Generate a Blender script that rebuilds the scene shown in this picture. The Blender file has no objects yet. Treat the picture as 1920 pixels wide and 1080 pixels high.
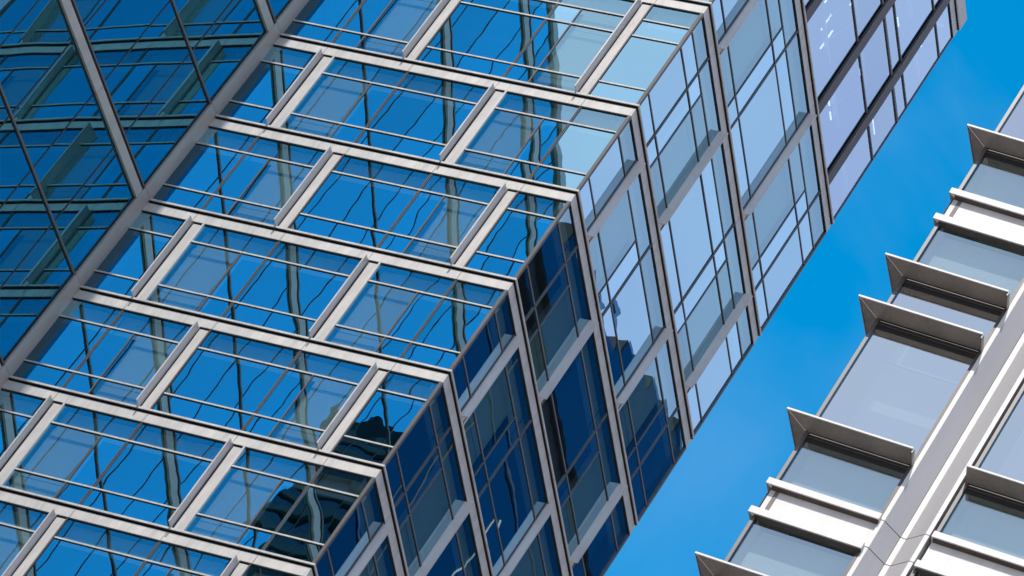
import bpy, math, random
from mathutils import Vector, Matrix
random.seed(7)
sc = bpy.context.scene
C = sc.collection
rad = math.radians

# ---------------------------------------------------------------- camera
cam = bpy.data.cameras.new("camera"); camo = bpy.data.objects.new("camera", cam); C.objects.link(camo)
Rcv = ((0.88418603, 0.14383416, 0.44443987), (0.19396558, 0.75247835, -0.62940741), (-0.42496166, 0.64271928, 0.63743197))
right = Vector(Rcv[0]); down = Vector(Rcv[1]); fwd = Vector(Rcv[2])
m = Matrix((right, -down, -fwd)).transposed().to_4x4()
CAMP = Vector((60.5683, -91.4751, -99.0417))
m.translation = CAMP
camo.matrix_world = m
cam.sensor_width = 36.0; cam.lens = 36.0 * 9563.426 / 1920.0
cam.clip_start = 0.5; cam.clip_end = 6000
sc.camera = camo

# ---------------------------------------------------------------- sky, sun, exposure
SUN_EL, SUN_LEFT = rad(55), rad(9.0)
sdir = Vector((-math.sin(SUN_LEFT) * math.cos(SUN_EL), -math.cos(SUN_LEFT) * math.cos(SUN_EL), math.sin(SUN_EL)))
w = bpy.data.worlds.new("World"); sc.world = w; w.use_nodes = True
nt = w.node_tree; nt.nodes.clear()
def N(t, **k):
    n = nt.nodes.new(t)
    for a, b in k.items(): setattr(n, a, b)
    return n
def L(a, b): nt.links.new(a, b)
out = N('ShaderNodeOutputWorld'); bg = N('ShaderNodeBackground'); L(bg.outputs[0], out.inputs[0])
sky = N('ShaderNodeTexSky', sky_type='NISHITA'); sky.sun_disc = False
sky.sun_elevation = SUN_EL
sky.sun_rotation = math.atan2(sdir.x, sdir.y)
sky.air_density = 1.0; sky.dust_density = 0.3; sky.ozone_density = 2.5
SKY_STRENGTH = 0.14
bg.inputs['Strength'].default_value = SKY_STRENGTH
tint = N('ShaderNodeVectorMath', operation='MULTIPLY'); L(sky.outputs[0], tint.inputs[0]); tint.inputs[1].default_value = (0.0, 1.50, 1.92)
tc = N('ShaderNodeTexCoord')
noi = N('ShaderNodeTexNoise'); noi.inputs['Scale'].default_value = 3.2; noi.inputs['Detail'].default_value = 6; noi.inputs['Distortion'].default_value = 0.5
L(tc.outputs['Generated'], noi.inputs['Vector'])
def cone(d, c_in, c_out, rest=0.0):
    """1 outside the cone of clear sky round direction d, 0 inside"""
    v = Vector(d).normalized()
    dp = N('ShaderNodeVectorMath', operation='DOT_PRODUCT'); L(tc.outputs['Generated'], dp.inputs[0]); dp.inputs[1].default_value = v
    off = N('ShaderNodeMath', operation='MULTIPLY_ADD'); L(noi.outputs['Fac'], off.inputs[0]); off.inputs[1].default_value = 0.10; L(dp.outputs['Value'], off.inputs[2])
    mr = N('ShaderNodeMapRange', interpolation_type='SMOOTHSTEP'); L(off.outputs[0], mr.inputs['Value'])
    mr.inputs['From Min'].default_value = math.cos(rad(c_out)) + 0.05; mr.inputs['From Max'].default_value = math.cos(rad(c_in)) + 0.05
    mr.inputs['To Min'].default_value = 1; mr.inputs['To Max'].default_value = rest
    return mr.outputs[0]
cl = cone((-0.425, 0.643, 0.637), 16, 30)
for d_, a_, b_, r_ in (((0.26, -0.745, 0.615), 9, 17, 0.16), ((0.60, -0.49, 0.635), 9, 17, 0.0)):
    m2 = N('ShaderNodeMath', operation='MULTIPLY'); L(cl, m2.inputs[0]); L(cone(d_, a_, b_, r_), m2.inputs[1]); cl = m2.outputs[0]
noi2 = N('ShaderNodeTexNoise'); noi2.inputs['Scale'].default_value = 9; noi2.inputs['Detail'].default_value = 8; noi2.inputs['Distortion'].default_value = 0.6
L(tc.outputs['Generated'], noi2.inputs['Vector'])
wisp = N('ShaderNodeMapRange'); L(noi2.outputs['Fac'], wisp.inputs['Value'])
wisp.inputs['From Min'].default_value = 0.57; wisp.inputs['From Max'].default_value = 0.85; wisp.inputs['To Max'].default_value = 0.20
mx = N('ShaderNodeMath', operation='MAXIMUM'); L(cl, mx.inputs[0]); L(wisp.outputs[0], mx.inputs[1])
ccol = N('ShaderNodeMix', data_type='RGBA'); ccol.inputs['A'].default_value = (3.8, 4.55, 6.9, 1); ccol.inputs['B'].default_value = (4.3, 5.3, 7.2, 1)
nr = N('ShaderNodeMapRange'); L(noi2.outputs['Fac'], nr.inputs['Value']); nr.inputs['From Min'].default_value = 0.4; nr.inputs['From Max'].default_value = 0.62
L(nr.outputs[0], ccol.inputs['Factor'])
mixc = N('ShaderNodeMix', data_type='RGBA'); L(mx.outputs[0], mixc.inputs['Factor']); L(tint.outputs[0], mixc.inputs['A'])
# unseen bright patch round the sun, added to whiten the fill light
lobe = N('ShaderNodeVectorMath', operation='DOT_PRODUCT'); L(tc.outputs['Generated'], lobe.inputs[0]); lobe.inputs[1].default_value = sdir
lr = N('ShaderNodeMapRange', interpolation_type='SMOOTHSTEP'); L(lobe.outputs['Value'], lr.inputs['Value']); lr.inputs['From Min'].default_value = math.cos(rad(10)); lr.inputs['From Max'].default_value = math.cos(rad(4))
cs = N('ShaderNodeMix', data_type='RGBA'); L(lr.outputs[0], cs.inputs['Factor']); L(ccol.outputs['Result'], cs.inputs['A']); cs.inputs['B'].default_value = (60, 54, 45, 1)
# low haze over the city is pale and neutral
sep = N('ShaderNodeSeparateXYZ'); L(tc.outputs['Generated'], sep.inputs[0])
hz = N('ShaderNodeMapRange', interpolation_type='SMOOTHSTEP'); L(sep.outputs['Z'], hz.inputs['Value']); hz.inputs['From Min'].default_value = 0.02; hz.inputs['From Max'].default_value = 0.45; hz.inputs['To Min'].default_value = 1; hz.inputs['To Max'].default_value = 0
cs2 = N('ShaderNodeMix', data_type='RGBA'); L(hz.outputs[0], cs2.inputs['Factor']); L(cs.outputs['Result'], cs2.inputs['A']); cs2.inputs['B'].default_value = (6.2, 5.9, 5.8, 1)
L(cs2.outputs['Result'], mixc.inputs['B'])

L(mixc.outputs['Result'], bg.inputs['Color'])

sun = bpy.data.lights.new("sun", 'SUN'); suno = bpy.data.objects.new("sun", sun); C.objects.link(suno)
sun.energy = 4.3; sun.angle = rad(0.53); sun.color = (1.0, 0.95, 0.88)
suno.rotation_euler = sdir.to_track_quat('Z', 'Y').to_euler()
suno.location = (0, -60, 120)
sc.view_settings.view_transform = 'Standard'; sc.view_settings.look = 'None'
sc.view_settings.exposure = 0.0; sc.view_settings.gamma = 1
sc.cycles.max_bounces = 10; sc.cycles.glossy_bounces = 7; sc.cycles.transparent_max_bounces = 16; sc.cycles.diffuse_bounces = 3

# ---------------------------------------------------------------- materials
def mat(name):
    m_ = bpy.data.materials.new(name); m_.use_nodes = True; m_.node_tree.nodes.clear(); return m_, m_.node_tree
def metal(name, col, rough=0.42, metallic=0.35, var=0.10, grime=True):
    m_, t = mat(name); n = t.nodes; l = t.links
    o = n.new('ShaderNodeOutputMaterial'); p = n.new('ShaderNodeBsdfPrincipled'); l.new(p.outputs[0], o.inputs[0])
    tc_ = n.new('ShaderNodeTexCoord'); mp = n.new('ShaderNodeMapping'); mp.inputs['Scale'].default_value = (1.3, 1.3, 0.35)
    l.new(tc_.outputs['Object'], mp.inputs['Vector'])
    a = n.new('ShaderNodeTexNoise'); a.inputs['Scale'].default_value = 1.6; a.inputs['Detail'].default_value = 8; a.inputs['Roughness'].default_value = 0.65
    l.new(mp.outputs[0], a.inputs['Vector'])
    mp2 = n.new('ShaderNodeMapping'); mp2.inputs['Scale'].default_value = (22, 22, 1.2); l.new(tc_.outputs['Object'], mp2.inputs['Vector'])
    b = n.new('ShaderNodeTexNoise'); b.inputs['Scale'].default_value = 1.0; b.inputs['Detail'].default_value = 4; l.new(mp2.outputs[0], b.inputs['Vector'])
    s = n.new('ShaderNodeMath'); s.operation = 'MULTIPLY_ADD'; l.new(b.outputs['Fac'], s.inputs[0]); s.inputs[1].default_value = 0.5; l.new(a.outputs['Fac'], s.inputs[2])
    mr = n.new('ShaderNodeMapRange'); l.new(s.outputs[0], mr.inputs['Value']); mr.inputs['From Min'].default_value = 0.5; mr.inputs['From Max'].default_value = 1.0
    mr.inputs['To Min'].default_value = 1 - var * 1.4; mr.inputs['To Max'].default_value = 1 + var * 0.6
    mul = n.new('ShaderNodeVectorMath'); mul.operation = 'SCALE'; mul.inputs[0].default_value = col; l.new(mr.outputs[0], mul.inputs['Scale'])
    l.new(mul.outputs[0], p.inputs['Base Color'])
    rr = n.new('ShaderNodeMapRange'); l.new(a.outputs['Fac'], rr.inputs['Value']); rr.inputs['To Min'].default_value = rough - 0.12; rr.inputs['To Max'].default_value = rough + 0.12
    l.new(rr.outputs[0], p.inputs['Roughness'])
    p.inputs['Metallic'].default_value = metallic
    return m_
def glass(name, tintc, fac, wave, wscale=0.55, through=(0.55, 0.75, 0.85), fres=0.25, rough=0.0, small=0.25):
    """coated window glass: mirror-like coat over a see-through tinted pane, with the gentle waves of real float glass"""
    m_, t = mat(name); n = t.nodes; l = t.links
    o = n.new('ShaderNodeOutputMaterial'); mx_ = n.new('ShaderNodeMixShader'); l.new(mx_.outputs[0], o.inputs[0])
    tr = n.new('ShaderNodeBsdfTransparent'); tr.inputs[0].default_value = (*through, 1)
    gl = n.new('ShaderNodeBsdfGlossy'); gl.inputs['Color'].default_value = (*tintc, 1); gl.inputs['Roughness'].default_value = rough
    l.new(tr.outputs[0], mx_.inputs[1]); l.new(gl.outputs[0], mx_.inputs[2])
    lw = n.new('ShaderNodeLayerWeight'); lw.inputs['Blend'].default_value = 0.35
    f = n.new('ShaderNodeMath'); f.operation = 'MULTIPLY_ADD'; f.use_clamp = True; l.new(lw.outputs['Facing'], f.inputs[0]); f.inputs[1].default_value = fres; f.inputs[2].default_value = fac - fres * 0.4
    l.new(f.outputs[0], mx_.inputs[0])
    tc_ = n.new('ShaderNodeTexCoord'); oi = n.new('ShaderNodeObjectInfo')
    ad = n.new('ShaderNodeVectorMath'); ad.operation = 'MULTIPLY_ADD'; rs = n.new('ShaderNodeMath'); g = n.new('ShaderNodeNewGeometry'); l.new(oi.outputs['Random'], rs.inputs[0]); l.new(g.outputs['Random Per Island'], rs.inputs[1]); l.new(rs.outputs[0], ad.inputs[0]); ad.inputs[1].default_value = (37, 51, 23); l.new(tc_.outputs['Object'], ad.inputs[2])
    a = n.new('ShaderNodeTexNoise'); a.inputs['Scale'].default_value = wscale; a.inputs['Detail'].default_value = 1.0; a.inputs['Roughness'].default_value = 0.35; l.new(ad.outputs[0], a.inputs['Vector'])
    b = n.new('ShaderNodeTexNoise'); b.inputs['Scale'].default_value = wscale * 3.6; b.inputs['Detail'].default_value = 0.5; l.new(ad.outputs[0], b.inputs['Vector'])
    s1 = n.new('ShaderNodeVectorMath'); s1.operation = 'SUBTRACT'; l.new(a.outputs['Color'], s1.inputs[0]); s1.inputs[1].default_value = (0.5, 0.5, 0.5)
    s2 = n.new('ShaderNodeVectorMath'); s2.operation = 'SUBTRACT'; l.new(b.outputs['Color'], s2.inputs[0]); s2.inputs[1].default_value = (0.5, 0.5, 0.5)
    k1 = n.new('ShaderNodeVectorMath'); k1.operation = 'SCALE'; l.new(s1.outputs[0], k1.inputs[0]); k1.inputs['Scale'].default_value = wave
    k2 = n.new('ShaderNodeVectorMath'); k2.operation = 'SCALE'; l.new(s2.outputs[0], k2.inputs[0]); k2.inputs['Scale'].default_value = wave * small
    a1 = n.new('ShaderNodeVectorMath'); l.new(g.outputs['Normal'], a1.inputs[0]); l.new(k1.outputs[0], a1.inputs[1])
    a2 = n.new('ShaderNodeVectorMath'); l.new(a1.outputs[0], a2.inputs[0]); l.new(k2.outputs[0], a2.inputs[1])
    nn = n.new('ShaderNodeVectorMath'); nn.operation = 'NORMALIZE'; l.new(a2.outputs[0], nn.inputs[0])
    l.new(nn.outputs[0], gl.inputs['Normal'])
    vr = n.new('ShaderNodeMapRange'); l.new(g.outputs['Random Per Island'], vr.inputs['Value']); vr.inputs['To Min'].default_value = 0.84; vr.inputs['To Max'].default_value = 1.10
    vs = n.new('ShaderNodeVectorMath'); vs.operation = 'SCALE'; vs.inputs[0].default_value = tintc; l.new(vr.outputs[0], vs.inputs['Scale']); l.new(vs.outputs[0], gl.inputs['Color'])
    return m_
M = {}
M['panel'] = metal('light_champagne_metal', (0.52, 0.497, 0.475), 0.45, 0.15, 0.17)
M['fin'] = metal('silver_fin_metal', (0.76, 0.68, 0.66), 0.45, 0.2, 0.08)
M['trim'] = metal('silver_trim', (0.60, 0.56, 0.54), 0.36, 0.35, 0.06)
M['mull'] = metal('grey_mullion', (0.11, 0.10, 0.10), 0.4, 0.3, 0.10)
M['rail'] = metal('shaded_transom_metal', (0.19, 0.185, 0.19), 0.4, 0.3, 0.1)  # right-hand face transoms: shade on the pale metal put into the colour
M['fin_shade'] = metal('shaded_fin_metal', (0.50, 0.49, 0.50), 0.42, 0.25, 0.08)  # darker copy of the fin metal; shade on these sides put into colour
M['column'] = metal('grey_column_metal', (0.40, 0.36, 0.34), 0.45, 0.25, 0.12)
M['dark'] = metal('black_gasket', (0.012, 0.012, 0.014), 0.55, 0.0, 0.05)
M['brown'] = metal('dark_bronze', (0.075, 0.06, 0.055), 0.45, 0.2, 0.3)
M['backing'] = metal('grey_backing_panel', (0.44, 0.45, 0.42), 0.8, 0.0, 0.05)
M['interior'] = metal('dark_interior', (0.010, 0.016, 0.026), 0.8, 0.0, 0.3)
M['white'] = metal('white_panel', (0.63, 0.615, 0.605), 0.5, 0.0, 0.11)
M['shadepanel'] = metal('shaded_pier_panel', (0.41, 0.40, 0.41), 0.5, 0.15, 0.05)  # darker than the white flats: shading of the slanted faces put into colour
M['soffit'] = metal('brown_grey_blade', (0.24, 0.212, 0.195), 0.4, 0.3, 0.2)
M['g_vision'] = glass('vision_glass', (0.60, 0.86, 0.98), 0.82, 0.0045)
M['g_wavy'] = glass('wavy_vision_glass', (0.62, 0.97, 1.0), 0.86, 0.013, 0.5, small=0.34)
M['s_wavy'] = glass('wavy_spandrel_glass', (0.6, 0.93, 0.97), 0.56, 0.011, 0.5, through=(0.72, 0.87, 0.9), small=0.34)
M['g_spandrel'] = glass('spandrel_glass', (0.55, 0.80, 0.90), 0.54, 0.0045, through=(0.58, 0.80, 0.78))
M['g_wing'] = glass('wing_glass', (0.21, 0.65, 0.85), 0.46, 0.011, 0.30, small=0.16, fres=1.32, through=(0.3, 0.5, 0.55))
M['g_near_clear'] = glass('near_clear_glass', (0.80, 0.95, 1.0), 0.46, 0.004, 0.8, through=(0.86, 0.95, 0.98), fres=0.2)
M['g_dark_reflect'] = glass('dark_reflection_glass', (0.35, 0.65, 0.8), 0.30, 0.02, 0.3, through=(0.25, 0.4, 0.45), fres=0.1)  # dark reflection beside the column, put into the tint of a glass strip
M['g_plant'] = glass('clear_plant_glass', (0.72, 0.86, 1.0), 0.72, 0.0045, through=(0.95, 0.97, 1.0), fres=0.15)
M['g_near'] = glass('near_glass', (0.95, 0.98, 0.98), 0.70, 0.004, 0.8, through=(0.85, 0.92, 0.95))
M['g_far'] = glass('far_tower_glass', (0.17, 0.27, 0.38), 0.42, 0.02, 0.2, through=(0.3, 0.4, 0.5))

# ---------------------------------------------------------------- mesh helpers
class Frame:
    def __init__(s, o, u, n): s.o = Vector(o); s.u = Vector(u); s.n = Vector(n)
    def p(s, u, o, z): return s.o + s.u * u + s.n * o + Vector((0, 0, z))
class MB:
    def __init__(s): s.v = []; s.f = []; s.mi = []; s.mats = []
    def face(s, pts, m_):
        if m_ not in s.mats: s.mats.append(m_)
        i = len(s.v); s.v += [Vector(p) for p in pts]; s.f.append(tuple(range(i, i + len(pts)))); s.mi.append(s.mats.index(m_))
    def ext(s, F, prof, u0, u1, m_, k0=0.0, k1=0.0):
        """extrude profile (o,z) along u; ends mitred: u0 - k0*o, u1 + k1*o"""
        a = [F.p(u0 - k0 * o, o, z) for o, z in prof]; b = [F.p(u1 + k1 * o, o, z) for o, z in prof]; n = len(prof)
        for i in range(n):
            j = (i + 1) % n; s.face([a[i], a[j], b[j], b[i]], m_)
        s.face(a[::-1], m_); s.face(b, m_)
    def box(s, F, u0, u1, o0, o1, z0, z1, m_, k0=0, k1=0):
        s.ext(F, [(o0, z0), (o1, z0), (o1, z1), (o0, z1)], u0, u1, m_, k0, k1)
    def vext(s, F, prof, z0, z1, m_):
        a = [F.p(u, o, z0) for u, o in prof]; b = [F.p(u, o, z1) for u, o in prof]; n = len(prof)
        for i in range(n):
            j = (i + 1) % n; s.face([a[i], a[j], b[j], b[i]], m_)
        s.face(a[::-1], m_); s.face(b, m_)
    def quad(s, F, u0, u1, o, z0, z1, m_, jit=0.0):
        j = [random.uniform(-jit, jit) for _ in range(3)]
        s.face([F.p(u0, o + j[0], z0), F.p(u1, o + j[1], z0), F.p(u1, o + j[1] + j[2], z1), F.p(u0, o + j[0] + j[2], z1)], m_)
    def build(s, name, parent=None, label=None, bevel=0.0):
        lo = Vector([min(p[i] for p in s.v) for i in range(3)]); hi = Vector([max(p[i] for p in s.v) for i in range(3)])
        c = (lo + hi) / 2
        me = bpy.data.meshes.new(name); me.from_pydata([p - c for p in s.v], [], s.f)
        for q in s.mats: me.materials.append(M[q])
        me.polygons.foreach_set('material_index', s.mi); me.update()
        o = bpy.data.objects.new(name, me); C.objects.link(o)
        if parent: o.parent = parent; o.location = c - wloc(parent)
        else: o.location = c
        if label: o['label'] = label
        return o
def wloc(o):
    v = Vector(o.location); 
    while o.parent: o = o.parent; v += Vector(o.location)
    return v
def thing(name, label, cat, loc):
    o = bpy.data.objects.new(name, None); C.objects.link(o); o.location = loc; o['label'] = label; o['category'] = cat; o.empty_display_size = 2; return o
GROUND = -100.7

# ================================================================ MAIN TOWER
T = thing('glass_tower', 'tall corner tower filling the middle, pale metal bands, staggered fins and blue glass', 'building', (-6, 6.5, GROUND))
FA = Frame((0, 0, 0), (1, 0, 0), (0, -1, 0)); FB = Frame((0, 0, 0), (0, 1, 0), (1, 0, 0))
W, LB = 11.9, 13.05
JA = [-W, -10.22, -7.31, -4.43, -1.58, 0.0]
JB = [0.0, 1.62, 4.86, 8.11, 11.36, LB]
def sill(k): return -4.0 * k if k >= 0 else {-1: 4.975, -2: 10.57, -3: 20.95, -4: 26.5}[k]
BAND = [(-0.02, -0.02), (-0.02, -0.49), (0.10, -0.49), (0.10, -0.455), (0.035, -0.15), (0.035, -0.11), (-0.02, -0.11)]
SILL = [(-0.05, 0.0), (0.10, 0.0), (0.10, -0.07), (-0.05, -0.07)]
def band(F, J, k, ka, kb):
    z = sill(k); b = MB()
    pts = J if F is FA else J
    for i in range(len(pts) - 1):
        g0 = 0.008 if i else 0.0; g1 = 0.008 if i < len(pts) - 2 else 0.0
        a0 = ka if i == 0 else 0; a1 = kb if i == len(pts) - 2 else 0
        b.ext(F, [(o, z + q) for o, q in [(-0.03, -0.135), (-0.03, -0.49), (0.05, -0.49), (0.05, -0.46), (0.035, -0.135)]], pts[i] + g0, pts[i + 1] - g1, 'panel', a0, a1)
        b.ext(F, [(o, z + q) for o, q in SILL], pts[i] + g0 * .5, pts[i + 1] - g1 * .5, 'panel', a0, a1)
    b.box(F, pts[0], pts[-1], -0.25, -0.035, z - 0.50, z - 0.003, 'dark')
    b.box(F, pts[0], pts[-1], -0.03, 0.07, z - 0.085, z - 0.0705, 'dark', ka, kb)  # black strip over the sill underside, its shade put in as colour
    b.box(F, pts[0], pts[-1], -0.03, 0.04, z - 0.515, z - 0.4905, 'dark', ka, kb)
    b.build('spandrel_band', T)
def window(F, k, u0, u1, kind, z1, z0, trans, endL, endR):
    """kind: wide / finL (fin at left end, grey pane, narrow pane) / finR (narrow, grey, fin at right end). z0 sill top below, z1 underside of band above"""
    fr = MB(); gp = MB(); bk = MB()
    cols = []; a, b = u0, u1
    if kind == 'finL': a = u0 + 0.43; cols = [(a, u1 - 0.82, 'grey'), (u1 - 0.82, b, 'blue')]
    elif kind == 'finR': b = u1 - 0.43; cols = [(u0, u0 + 0.82, 'blue'), (u0 + 0.82, b, 'grey')]
    else: cols = [(u0, u1, 'blue')]
    rows = []; zz = z0
    for t in trans: rows.append((zz, t)); zz = t
    rows.append((zz, z1))
    nr_ = len(rows)
    # glass and backing
    for ri, (ra, rb) in enumerate(rows):
        top = ri == nr_ - 1
        if top:
            gp.quad(F, a, b, 0, ra, rb, 's_wavy' if F is FA else 'g_spandrel', 0.0012)
            bk.quad(F, a + 0.02, b - 0.02, -0.26, ra + 0.01, rb + 0.02, 'backing')
            bk.quad(F, a + 0.02, b - 0.02, -0.26, ra + 0.01, rb, 'backing') if False else None
        else:
            for ca, cb, kd in cols:
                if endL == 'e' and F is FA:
                    gp.quad(F, ca, ca + 0.46, 0, ra, rb, 'g_dark_reflect', 0.001); ca += 0.46
                gp.quad(F, ca, cb, 0, ra, rb, ('s_wavy' if F is FA else 'g_spandrel') if kd == 'grey' else ('g_wavy' if F is FA else 'g_vision'), 0.0035)
                if kd == 'grey': bk.quad(F, ca + 0.02, cb - 0.02, -0.22, ra + 0.01, rb - 0.01, 'backing')
    # transoms
    for t in trans:
        fr.box(F, a, b, -0.02, 0.035 if F is FA else 0.02, t - (0.024 if F is FA else 0.012), t + 0.028, 'panel' if F is FA else 'rail', 1 if endL == 'c' else 0, 1 if endR == 'c' else 0)
        fr.box(F, a, b, -0.02, 0.016, t - 0.046, t - 0.024, 'dark')
    # verticals
    def mul(u, wd, z0_, z1_, two=False):
        if two:
            fr.box(F, u - wd, u - 0.010, -0.02, 0.03, z0_, z1_, 'mull'); fr.box(F, u + 0.010, u + wd, -0.02, 0.03, z0_, z1_, 'mull'); fr.box(F, u - 0.010, u + 0.010, -0.02, 0.006, z0_, z1_, 'dark')
        else:
            fr.box(F, u - wd, u + wd, -0.02, 0.026, z0_, z1_, 'mull')
            fr.box(F, u + wd, u + wd + 0.012, -0.02, 0.012, z0_, z1_, 'dark')
    ztop = rows[-1][0]
    if kind == 'finL': mul(u1 - 0.82, 0.020, z0, ztop)
    if kind == 'finR': mul(u0 + 0.82, 0.020, z0, ztop)
    if endR == 'j' and kind != 'finR': mul(u1, 0.036, z0, z1, True)
    if endL == 'c': fr.box(F, 0.0, 0.05, -0.02, 0.05, z0, z1, 'mull', 1, 0)
    if endR == 'c': fr.box(F, u1 - 0.05, u1, -0.02, 0.05, z0, z1, 'mull', 0, 1)
    if endR == 'e': fr.box(F, u1 - 0.05, u1 + 0.02, -0.06, 0.05, z0, z1, 'mull')
    if kind != 'wide':
        b0, b1 = (a - 0.06, a) if kind == 'finL' else (b, b + 0.045)
        fr.box(F, b0, b1, -0.02, 0.055, z0, z1, 'trim')
    fo = fr.build('window', T); gp.build('pane', fo)
    if bk.v: bk.build('backing_panel', fo)
    # fin + pier strip
    if kind != 'wide':
        fu = u0 + 0.02 if kind == 'finL' else u1 - 0.42
        s0, s1 = (fu + 0.035, a - 0.085) if kind == 'finL' else (fu + 0.035, u1 - 0.075)
        st = MB(); st.box(F, s0 + 0.015, s1, -0.05, 0.012, z0 + 0.01, z1 - 0.06, 'panel'); st.box(F, fu - 0.03, u1 + 0.0 if kind == 'finR' else a - 0.02, -0.12, -0.055, z0, z1, 'dark')
        if kind == 'finR': st.box(F, u1 - 0.065, u1 - 0.02, -0.05, 0.035, z0, z1, 'mull')
        st.build('pier_strip', T)
        fn = MB(); fn.box(F, fu - 0.012, fu + 0.022, 0.0, 0.285, z0 + 0.03, z1 - 0.045, 'fin_shade' if F is FA else 'fin')
        fn.box(F, fu - 0.016, fu + 0.026, 0.2855, 0.300, z0 + 0.03, z1 - 0.045, 'trim')
        fn.box(F, fu + 0.0225, fu + 0.06, 0.0, 0.03, z0 + 0.03, z1 - 0.045, 'dark')
        fn.build('fin', T)
PAT = {0: ['wide', 'finL', 'wide', 'finL', 'wide'], 1: ['wide', 'finR', 'wide', 'finR', 'wide']}
def floor_trans(k):
    """transom heights of the floor whose upper band is k"""
    zs = sill(k + 1); H = sill(k) - zs
    if H < 4.2: return [zs + 0.76, zs + 2.73]
    if H < 5.2: return [zs + 0.74, zs + 2.97, zs + 3.74]
    return [zs + 0.74, zs + 3.42, zs + 4.21]
KTOP, KBOT = -2, 6
for k in range(-3, KBOT + 1):
    band(FA, JA, k, 0, 1); band(FB, JB, k, 1, 0)
for k in range(KTOP, KBOT):
    zs = sill(k + 1); z1 = sill(k) - 0.49
    par = k % 2
    for F, J in ((FA, JA), (FB, JB)):
        for i in range(5):
            eL = 'c' if (F is FB and i == 0) else ('e' if i == 0 else 'j')
            eR = ('c' if F is FA else 'e') if i == 4 else 'j'
            window(F, k, J[i], J[i + 1], PAT[par][i], z1, zs, floor_trans(k), eL, eR)
# tall plant storey under the roof: bronze piers, clear tall panes
zs, z1 = sill(-2), sill(-3) - 0.49
for F, J, P in ((FA, JA, [-10.4, -7.5, -4.6, -1.75]), (FB, JB, [1.45, 4.55, 8.2, 11.1])):
    for pu in P:
        b = MB(); b.box(F, pu, pu + 0.40, -0.1, 0.09, zs + 0.01, z1 - 0.02, 'brown'); b.box(F, pu - 0.03, pu - 0.001, -0.02, 0.03, zs + 0.01, z1 - 0.02, 'dark')
        for q in range(5): b.box(F, pu + 0.02 + 0.01 * q, pu + 0.05 + 0.01 * q, 0.091, 0.105, zs + 1 + q * 2.0 + random.random(), zs + 1.7 + q * 2.0 + random.random(), 'soffit')
        b.build('pier', T)
    ed = [J[0]] + [x for pu in P for x in (pu, pu + 0.42)] + [J[-1]]
    for i in range(0, len(ed), 2):
        fr = MB(); gp = MB(); ts = [13.84, 15.84, 16.6, 19.34]; zz = zs
        for t in ts + [z1]:
            gp.quad(F, ed[i], ed[i + 1], 0, zz, t, 'g_plant', 0.003); zz = t
        for t in ts:
            hh = 0.05 if abs(t - 15.84) < .1 else 0.028
            fr.box(F, ed[i], ed[i + 1], -0.02, 0.04, t - hh, t + hh, 'mull')
        fr.box(F, ed[i], ed[i] + 0.03, -0.02, 0.035, zs, z1, 'mull'); fr.box(F, ed[i + 1] - 0.03, ed[i + 1], -0.02, 0.035, zs, z1, 'mull')
        fo = fr.build('window', T); gp.build('pane', fo)
# inner structure seen faintly through the plant storey glass
b = MB()
for i in range(5):
    y0 = 1.0 + i * 2.6
    for zz in (12.2, 14.4, 18.1): b.box(FB, y0, y0 + 1.7, -0.32, -0.2, zz, zz + 0.14, 'white')
    for s in range(2):
        p0 = FB.p(y0 + s * .8, -0.25, 12.3); p1 = FB.p(y0 + 0.8 + s * .8, -0.25, 14.4); dz = Vector((0, 0, 0.07)); dx = Vector((0.06, 0, 0))
        b.face([p0, p1, p1 + dz, p0 + dz], 'white'); b.face([p0 + dx, p0 + dx + dz, p1 + dx + dz, p1 + dx], 'white')
b.build('roof_steelwork', T)
m_, t = mat('glint_glow'); e_ = t.nodes.new('ShaderNodeEmission'); e_.inputs[0].default_value = (0.75, 0.92, 1, 1); e_.inputs[1].default_value = 2.2  # added glowing strips for the pale glints behind the plant glass, not lamps
t.links.new(e_.outputs[0], t.nodes.new('ShaderNodeOutputMaterial').inputs[0]); M['glint'] = m_
rl = random.Random(5)
for y0 in (2.0, 3.2, 5.4, 6.6, 7.4, 9.1, 10.0, 11.9):
    for zz in (12.3, 14.6, 17.4, 18.9):
        if rl.random() < 0.05: continue
        b = MB(); q = rl.uniform(-0.35, 0.35); ln = rl.uniform(0.35, 1.1); vert = rl.random() < 0.5
        if vert: b.box(FB, y0 + q, y0 + q + 0.05, -0.34, -0.30, zz + q, zz + q + ln, 'glint')
        else: b.box(FB, y0 + q, y0 + q + ln * .7, -0.34, -0.30, zz + q, zz + q + 0.05, 'glint')
        b.build('glint_strip', T)
# body
b = MB()
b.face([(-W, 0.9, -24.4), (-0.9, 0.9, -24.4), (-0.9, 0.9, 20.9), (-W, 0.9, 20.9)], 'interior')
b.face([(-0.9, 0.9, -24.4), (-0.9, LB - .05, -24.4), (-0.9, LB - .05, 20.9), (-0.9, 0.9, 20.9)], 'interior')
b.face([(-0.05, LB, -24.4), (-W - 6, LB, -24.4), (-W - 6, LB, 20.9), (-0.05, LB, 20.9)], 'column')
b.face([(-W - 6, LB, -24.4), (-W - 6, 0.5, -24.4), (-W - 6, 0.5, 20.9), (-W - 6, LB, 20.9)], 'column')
b.build('wall', T)
b = MB()
for k in range(-2, 7):
    z = sill(k)
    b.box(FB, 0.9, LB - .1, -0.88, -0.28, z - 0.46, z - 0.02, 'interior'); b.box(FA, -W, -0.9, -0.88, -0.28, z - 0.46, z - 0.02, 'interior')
b.build('floor_slab', T)
b = MB(); b.box(FA, -W - 6, 0.1, -LB, 0.1, 20.96, 21.5, 'panel'); b.build('roof', T)
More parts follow.
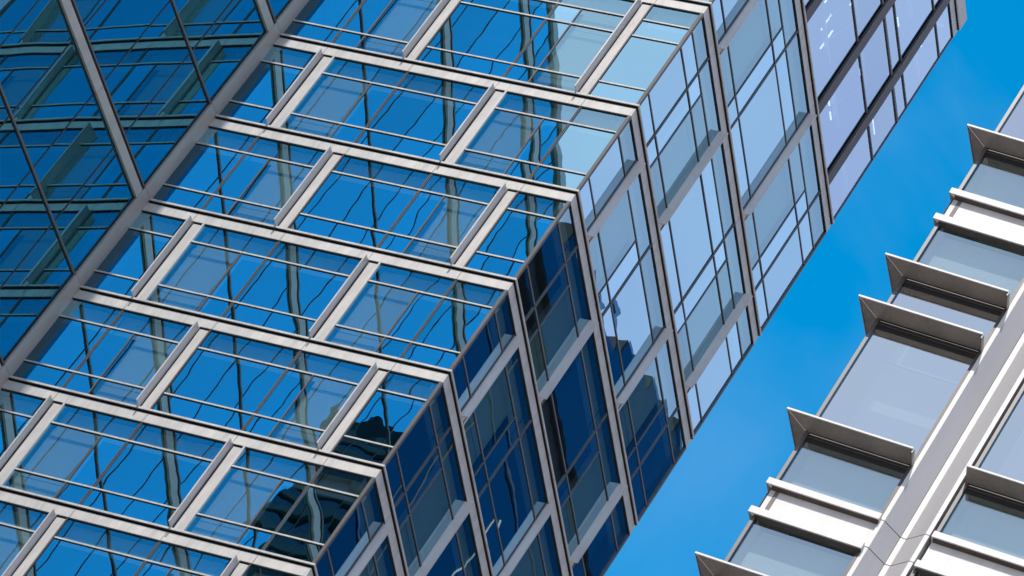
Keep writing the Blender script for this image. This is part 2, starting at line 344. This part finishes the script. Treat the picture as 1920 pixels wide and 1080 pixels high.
# lower shaft down to the street, same rhythm in simple form
b = MB(); z = sill(6) - 0.5; 
b.face([FA.p(-W, 0, GROUND), FA.p(0, 0, GROUND), FA.p(0, 0, z), FA.p(-W, 0, z)], 'g_vision'); b.face([FB.p(0, 0, GROUND), FB.p(LB, 0, GROUND), FB.p(LB, 0, z), FB.p(0, 0, z)], 'g_vision')
for k in range(7, 25):
    zz = sill(k)
    b.box(FA, -W, 0, 0.003, 0.1, zz - 0.49, zz, 'panel', 0, 1); b.box(FB, 0, LB, 0.003, 0.1, zz - 0.49, zz, 'panel', 1, 0)
    for F, J in ((FA, JA), (FB, JB)):
        for q in (1, 2, 3, 4): b.box(F, J[q] - 0.03, J[q] + 0.3 * (q % 2 == k % 2) + 0.03, 0.003, 0.08, zz + 0.003, zz + 3.505, 'fin')
b.face([(-W, 0.5, GROUND), (-0.5, 0.5, GROUND), (-0.5, 0.5, z), (-W, 0.5, z)], 'interior'); b.face([(-0.5, 0.5, GROUND), (-0.5, LB, GROUND), (-0.5, LB, z), (-0.5, 0.5, z)], 'interior')
b.face([(0, LB, GROUND), (-W - 6, LB, GROUND), (-W - 6, LB, z), (0, LB, z)], 'column')
b.build('lower_storeys', T)

# ================================================================ SIDE WING (left, dark mirror glass)
th = rad(7.35)
cu = Vector((-math.sin(th), -math.cos(th), 0)); cn = Vector((math.cos(th), -math.sin(th), 0))
FC = Frame((-W, 0, 0), cu, cn)
LC = 32.0; CTOP = 17.7
S = thing('side_wing', 'dark blue mirror glass wing on the left, meeting the corner tower at a grey column', 'building', FC.p(LC / 2, -4, GROUND))
jc = [0.5] + [0.45 + 1.92 * i for i in range(1, 17)]; jc[-1] = LC
G = -0.10
b = MB(); zt = CTOP; zb = -30.0
zc = [zb, -28, -24, -20, -16, -12, -8, -4, 0, 4.975, 10.57, 16.15, CTOP]
for i in range(len(zc) - 1):
    g_ = -0.012 if zc[i] > -31 else 0
    prev = 0
    b.box(FC, 0.0, 0.50, G - 0.15, 0.0, zc[i] + 0.006, zc[i + 1] - 0.47 + 0.47 - 0.006, 'column')
b.box(FC, 0.02, 0.48, G - 0.14, -0.012, zb, CTOP - 0.02, 'dark')
b.box(FC, 0.5, 0.54, G - 0.1, G + 0.02, zb, CTOP, 'dark')
b.build('corner_column', S)
for z in (-24, -16, -8, 0, 10.57, 16.15):
    b = MB()
    b.box(FC, 0.5, LC, G - 0.05, G + 0.10, z - 0.06, z + 0.0, 'mull'); 
    segs = [0.5] + jc[2::2] + [LC]
    for i in range(len(segs) - 1):
        if segs[i + 1] - segs[i] < .1: continue
        b.box(FC, segs[i] + 0.006, segs[i + 1] - 0.006, G - 0.05, G + 0.09, z - 0.50, z - 0.15, 'column')
    b.box(FC, 0.5, LC, G - 0.1, G + 0.01, z - 0.53, z + 0.02, 'dark')
    b.build('spandrel_band', S)
for z in (-28, -20, -12, -4, 4.975):
    b = MB(); b.box(FC, 0.5, LC, G - 0.02, G + 0.05, z - 0.045, z + 0.03, 'mull'); b.box(FC, 0.5, LC, G - 0.02, G + 0.012, z - 0.075, z - 0.045, 'dark'); b.build('rail', S)
zr = [zb, -24.5, -24, -20, -16.5, -16, -12, -8.5, -8, -4, -0.5, 0, 4.975, 10.07, 10.57, 15.65]
rows = [(-28, -24.5), (-24, -20), (-20, -16.5), (-16, -12), (-12, -8.5), (-8, -4), (-4, -0.5), (0, 4.975), (4.975, 10.07), (10.57, 15.65), (16.15, CTOP)]
rest_f, rest_g = MB(), MB()
for za, z_b in rows:
    for i in range(len(jc) - 1):
        one = i < 12 and -24.1 < za < 4.9
        fr, gp = (MB(), MB()) if one else (rest_f, rest_g)
        gp.quad(FC, jc[i], jc[i + 1], G, za, z_b, 'g_wing', 0.002)
        fr.box(FC, jc[i + 1] - 0.02, jc[i + 1] + 0.02, G - 0.02, G + 0.014, za, z_b, 'dark')
        if one: fo = fr.build('window', S); gp.build('pane', fo)
fo = rest_f.build('window', S); fo['kind'] = 'stuff'; rest_g.build('pane', fo)['kind'] = 'stuff'
b = MB()
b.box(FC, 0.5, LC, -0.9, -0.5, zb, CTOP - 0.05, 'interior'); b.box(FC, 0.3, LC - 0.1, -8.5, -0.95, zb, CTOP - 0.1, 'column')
b.build('wall', S)
b = MB(); b.box(FC, -0.02, LC + .1, -8.6, 0.02, CTOP, CTOP + 0.35, 'column'); b.build('roof', S)
b = MB(); b.box(FC, 0.1, LC, -8.5, -0.3, GROUND, zb, 'interior'); 
b.face([FC.p(0, G, GROUND), FC.p(LC, G, GROUND), FC.p(LC, G, zb), FC.p(0, G, zb)], 'g_wing')
for k in range(8, 25): b.box(FC, 0, LC, G + 0.003, G + 0.1, sill(k) - 0.4, sill(k), 'column')
b.build('lower_storeys', S)

# ================================================================ NEAR BUILDING (right)
th = rad(7.0)
P0 = Vector((42.23327, -58.04248, -66.69843)); du = Vector((math.cos(th), math.sin(th), 0)); dn = Vector((math.sin(th), -math.cos(th), 0))
FD = Frame(P0, du, dn); FS = Frame(P0, (du * 0.17 - dn).normalized(), (-du - dn * 0.17).normalized()); SK = 0.82; KS = 1.41
DW = 14.4
D = thing('office_building', 'near office building at the right edge, white ledges, grey blades and a folded metal pier', 'building', (P0 + du * DW / 2 - dn * 4) * 1.0)
D.location.z = GROUND
PITCH = 4.53; BAYS = [(0.0, 1.10), (1.68, 4.0), (4.58, 6.9), (7.48, 9.8), (10.38, 12.7)]
def pier(u0, zA, zB, nm='pier'):
    b = MB()
    u = u0
    prof = [(u + 0.0, 0.0), (u + 0.04, 0.0), (u + 0.04, -0.25), (u, -0.25)]
    b.box(FD, u + 0.035, u + 0.078, -0.25, 0.0, zA, zB, 'white')
    b.vext(FD, [(u + 0.0785, -0.001), (u + 0.0785, -0.25), (u + 0.244, -0.25), (u + 0.244, -0.156)], zA, zB, 'shadepanel')
    b.box(FD, u + 0.250, u + 0.305, -0.25, -0.155, zA, zB, 'white')
    b.vext(FD, [(u + 0.3055, -0.156), (u + 0.3055, -0.25), (u + 0.50, -0.25), (u + 0.50, -0.001)], zA, zB, 'shadepanel')
    b.box(FD, u + 0.5005, u + 0.545, -0.25, 0.0, zA, zB, 'white')
    b.build(nm, D)
def blade(ul, ur, z, side):
    b = MB()
    if side:
        b.ext(FD, [(0.0, z - 0.035), (0.2, z - 0.012), (0.2, z), (0.0, z - 0.01)], 0.0, ur, 'soffit', 1, 0)
        b.ext(FD, [(0.2005, z - 0.018), (0.212, z - 0.018), (0.212, z + 0.004), (0.2005, z + 0.004)], 0.0, ur, 'white', 1, 0)
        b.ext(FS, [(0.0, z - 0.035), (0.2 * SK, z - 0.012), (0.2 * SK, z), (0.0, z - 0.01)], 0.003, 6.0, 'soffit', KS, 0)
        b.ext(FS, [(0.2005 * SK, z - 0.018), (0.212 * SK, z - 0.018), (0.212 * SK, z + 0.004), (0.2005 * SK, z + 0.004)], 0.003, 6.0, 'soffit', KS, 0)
        # pale mitre bead
        d0 = FD.p(-0.004, 0.004, z - 0.037); d1 = FD.p(-0.2, 0.2, z - 0.015); wv = (du + dn) * 0.004
        b.face([d0 - wv, d0 + wv, d1 + wv, d1 - wv], 'white')
    else:
        b.ext(FD, [(0.0, z - 0.035), (0.2, z - 0.012), (0.2, z), (0.0, z - 0.01)], ul, ur, 'soffit')
        b.ext(FD, [(0.2005, z - 0.018), (0.212, z - 0.018), (0.212, z + 0.004), (0.2005, z + 0.004)], ul, ur, 'white')
    b.box(FD, ur, ur + 0.012, 0.0, 0.2, z - 0.06, z + 0.002, 'soffit')
    b.build('shade_blade', D)
def ledge(ul, ur, zt_, zb_, side):
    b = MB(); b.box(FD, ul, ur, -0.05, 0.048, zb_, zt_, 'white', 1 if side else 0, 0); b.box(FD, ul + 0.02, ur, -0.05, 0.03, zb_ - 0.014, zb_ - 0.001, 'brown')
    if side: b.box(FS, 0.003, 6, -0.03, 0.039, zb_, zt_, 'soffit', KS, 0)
    b.build('ledge', D)
def dwin(ul, ur, z0, z1, head, backing, side):
    fr = MB(); gp = MB(); bk = MB()
    wl = 0.035
    fr.box(FD, ul, ul + wl, -0.12, 0.004, z0, z1, 'mull', 0, 0); fr.box(FD, ur, ur + wl, -0.12, -0.006, z0, z1, 'brown')
    if head: fr.box(FD, ul + wl, ur, -0.12, -0.022, z1 - 0.11, z1, 'dark'); fr.box(FD, ul + wl, ur, -0.12, -0.018, z1 - 0.055, z1 - 0.045, 'mull')
    fr.box(FD, ul + wl, ur, -0.12, -0.015, z0, z0 + 0.012, 'mull')
    gp.quad(FD, ul + wl, ur, -0.03, z0 + 0.012, z1 - (0.11 if head else 0), 'g_near_clear' if backing else 'g_near', 0.0008)
    if backing:
        bk.quad(FD, ul + 0.10, ur - 0.05, -0.16, z0, z1, 'backing')
        bk.face([FD.p(ul + 0.10, -0.16, z0), FD.p(ul + 0.10, -0.16, z1), FD.p(ul + 0.06, -0.031, z1), FD.p(ul + 0.06, -0.031, z0)], 'backing')
    else:
        bk.quad(FD, ul + 0.03, ur, -0.6, z0, z1, 'blind')
    fo = fr.build('window', D); gp.build('pane', fo); bk.build('blind', fo)
M['blind'] = metal('pale_roller_blind', (0.52, 0.54, 0.58), 0.8, 0.0, 0.04)
for fl in range(-2, 3):
    z = fl * PITCH
    for bi, (ul, ur) in enumerate(BAYS):
        sd = bi == 0; ue = ur + 0.035
        ble = (lambda q: blade(ul if sd else ul - 0.0, ur + 0.02 + (0.0), z + q, sd))
        ble(-0.205); dwin(ul, ur, z - 0.995, z - 0.235, True, True, sd)
        ledge(ul, ue, z - 0.995, z - 1.075, sd)
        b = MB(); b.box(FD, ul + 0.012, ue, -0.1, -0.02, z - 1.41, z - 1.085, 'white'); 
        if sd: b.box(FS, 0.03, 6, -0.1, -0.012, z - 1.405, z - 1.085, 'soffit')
        b.build('spandrel_panel', D)
        ledge(ul, ue, z - 1.41, z - 1.495, sd); dwin(ul, ur, z - 2.33, z - 1.505, False, True, sd)
        ble(-2.33); dwin(ul, ur, z - 2.995, z - 2.36, True, False, sd)
        ble(-2.995); dwin(ul, ur, z - PITCH - 0.205, z - 3.03, True, False, sd)
    for (ul, ur) in BAYS:
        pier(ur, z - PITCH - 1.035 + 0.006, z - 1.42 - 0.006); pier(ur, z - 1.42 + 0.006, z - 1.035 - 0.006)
zt_ = 2 * PITCH; zb_ = -3 * PITCH - 0.3
b = MB()
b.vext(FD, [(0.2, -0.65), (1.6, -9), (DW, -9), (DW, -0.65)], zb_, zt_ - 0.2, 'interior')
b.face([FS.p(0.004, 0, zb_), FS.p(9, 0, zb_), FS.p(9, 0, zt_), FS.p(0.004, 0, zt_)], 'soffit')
for (ul, ur) in BAYS: b.box(FD, ur + 0.035, ur + 0.545, -0.3, -0.251, zb_, zt_ - .2, 'brown')
b.box(FD, 13.25, DW, -0.6, -0.02, zb_, zt_ - .2, 'white')
b.build('wall', D)
b = MB(); b.vext(FD, [(-0.15, 0.15), (1.45, -9.1), (DW, -9.1), (DW, 0.15)], zt_ - 0.19, zt_ + 0.35, 'white'); b.build('roof', D)
b = MB(); gz = GROUND - P0.z
b.vext(FD, [(0.0, -0.02), (1.53, -9), (DW, -9), (DW, -0.02)], gz, zb_ - 0.01, 'white')
for k in range(4):
    for (ul, ur) in BAYS: b.box(FD, ul + .1, ur, -0.5, -0.008, gz + 1 + k * PITCH, gz + 4 + k * PITCH, 'dark')
b.build('lower_storeys', D)

# ================================================================ CITY MIRRORED IN THE GLASS
FR = Frame((36.5, 40, 0), (0, 1, 0), (-1, 0, 0))
R1 = thing('dark_glass_tower', 'dark navy glass tower across the street, mirrored in the shaded right-hand face', 'building', (50, 75, GROUND))
b = MB(); b.box(FR, 0, 70, -26, -0.5, GROUND, 48.9, 'interior')
hs = [(0, 13, 50.6), (13, 16.6, 50.9), (16.6, 19.5, 52.6), (19.5, 22.2, 53.5), (22.2, 23.6, 54.6), (23.6, 26, 54.3), (26, 28.2, 55.3), (28.2, 30.2, 56.6), (30.2, 32, 57.6), (32, 34.6, 58.0), (34.6, 38, 59.3), (38, 70, 60.2)]
tops = []
for a, c, h in hs: b.box(FR, a + .01, c - .01, -20, -0.12, 48.91, h, 'interior'); tops.append((a, c, h))
b.build('wall', R1)
fr = MB(); gp = MB()
for i in range(1, 12):
    u = i * 6.1 + random.uniform(-1, 1); wd = random.choice((0.03, 0.05, 0.10)); fr.box(FR, u - wd, u + wd, 0.003, 0.06, GROUND + 100 + random.uniform(-20, 10), random.uniform(38, 48), random.choice(('soffit', 'panel', 'mull')))
for k in range(37):
    z = GROUND + 4 * k
    if k % 3 == 0: fr.box(FR, 0, 70, 0.06, 0.075, z - 0.05, z + 0.05, 'mull')
    gp.quad(FR, 0, 70, 0, z, min(z + 4, 48.9), 'g_far', 0.02)
for a, c, h in tops: gp.quad(FR, a, c, 0.0, 48.9, h, 'g_far', 0.01)
fr.build('frame', R1); gp.build('glazing', R1)
FR2 = Frame((10.2, -87.0, 0), (-1, 0, 0), (0, 1, 0))
R2 = thing('stepped_dark_tower', 'dark ribbed office tower with a notched roof, mirrored low on the sunlit face', 'building', (-10, -100, GROUND))
b = MB(); b.box(FR2, 0, 26, -24, -0.3, GROUND, 58.4, 'interior'); b.box(FR2, 1.2, 26, -20, -0.6, 58.41, 59.6, 'interior'); b.box(FR2, 0.3, 0.9, -20, -0.6, 58.41, 59.0, 'interior')
b.build('wall', R2)
b = MB(); 
for k in range(110):
    z = 58.0 - k * 1.4
    if z > GROUND: b.box(FR2, 0, 26, -0.3, 0.0, z - 0.55, z, 'mull')
b.build('louvre_ribs', R2)
gp = MB(); gp.face([FR2.p(0, -0.28, GROUND), FR2.p(26, -0.28, GROUND), FR2.p(26, -0.28, 58.3), FR2.p(0, -0.28, 58.3)], 'g_far'); gp.build('glazing', R2)

# ================================================================ GROUND
m_, t = mat('asphalt'); n = t.nodes; o = n.new('ShaderNodeOutputMaterial'); p = n.new('ShaderNodeBsdfPrincipled'); t.links.new(p.outputs[0], o.inputs[0])
tx = n.new('ShaderNodeTexNoise'); tx.inputs['Scale'].default_value = 0.4; tx.inputs['Detail'].default_value = 8
tcg = n.new('ShaderNodeTexCoord'); t.links.new(tcg.outputs['Object'], tx.inputs['Vector'])
cr = n.new('ShaderNodeValToRGB'); cr.color_ramp.elements[0].color = (0.26, 0.24, 0.22, 1); cr.color_ramp.elements[1].color = (0.40, 0.37, 0.33, 1); t.links.new(tx.outputs['Fac'], cr.inputs[0]); t.links.new(cr.outputs[0], p.inputs['Base Color']); p.inputs['Roughness'].default_value = 0.9
M['asphalt'] = m_
b = MB(); b.face([(-2500, -2500, GROUND - 0.02), (2500, -2500, GROUND - 0.02), (2500, 2500, GROUND - 0.02), (-2500, 2500, GROUND - 0.02)], 'asphalt')
g = b.build('ground'); g['kind'] = 'structure'; g['label'] = 'grey city street ground far below the towers'
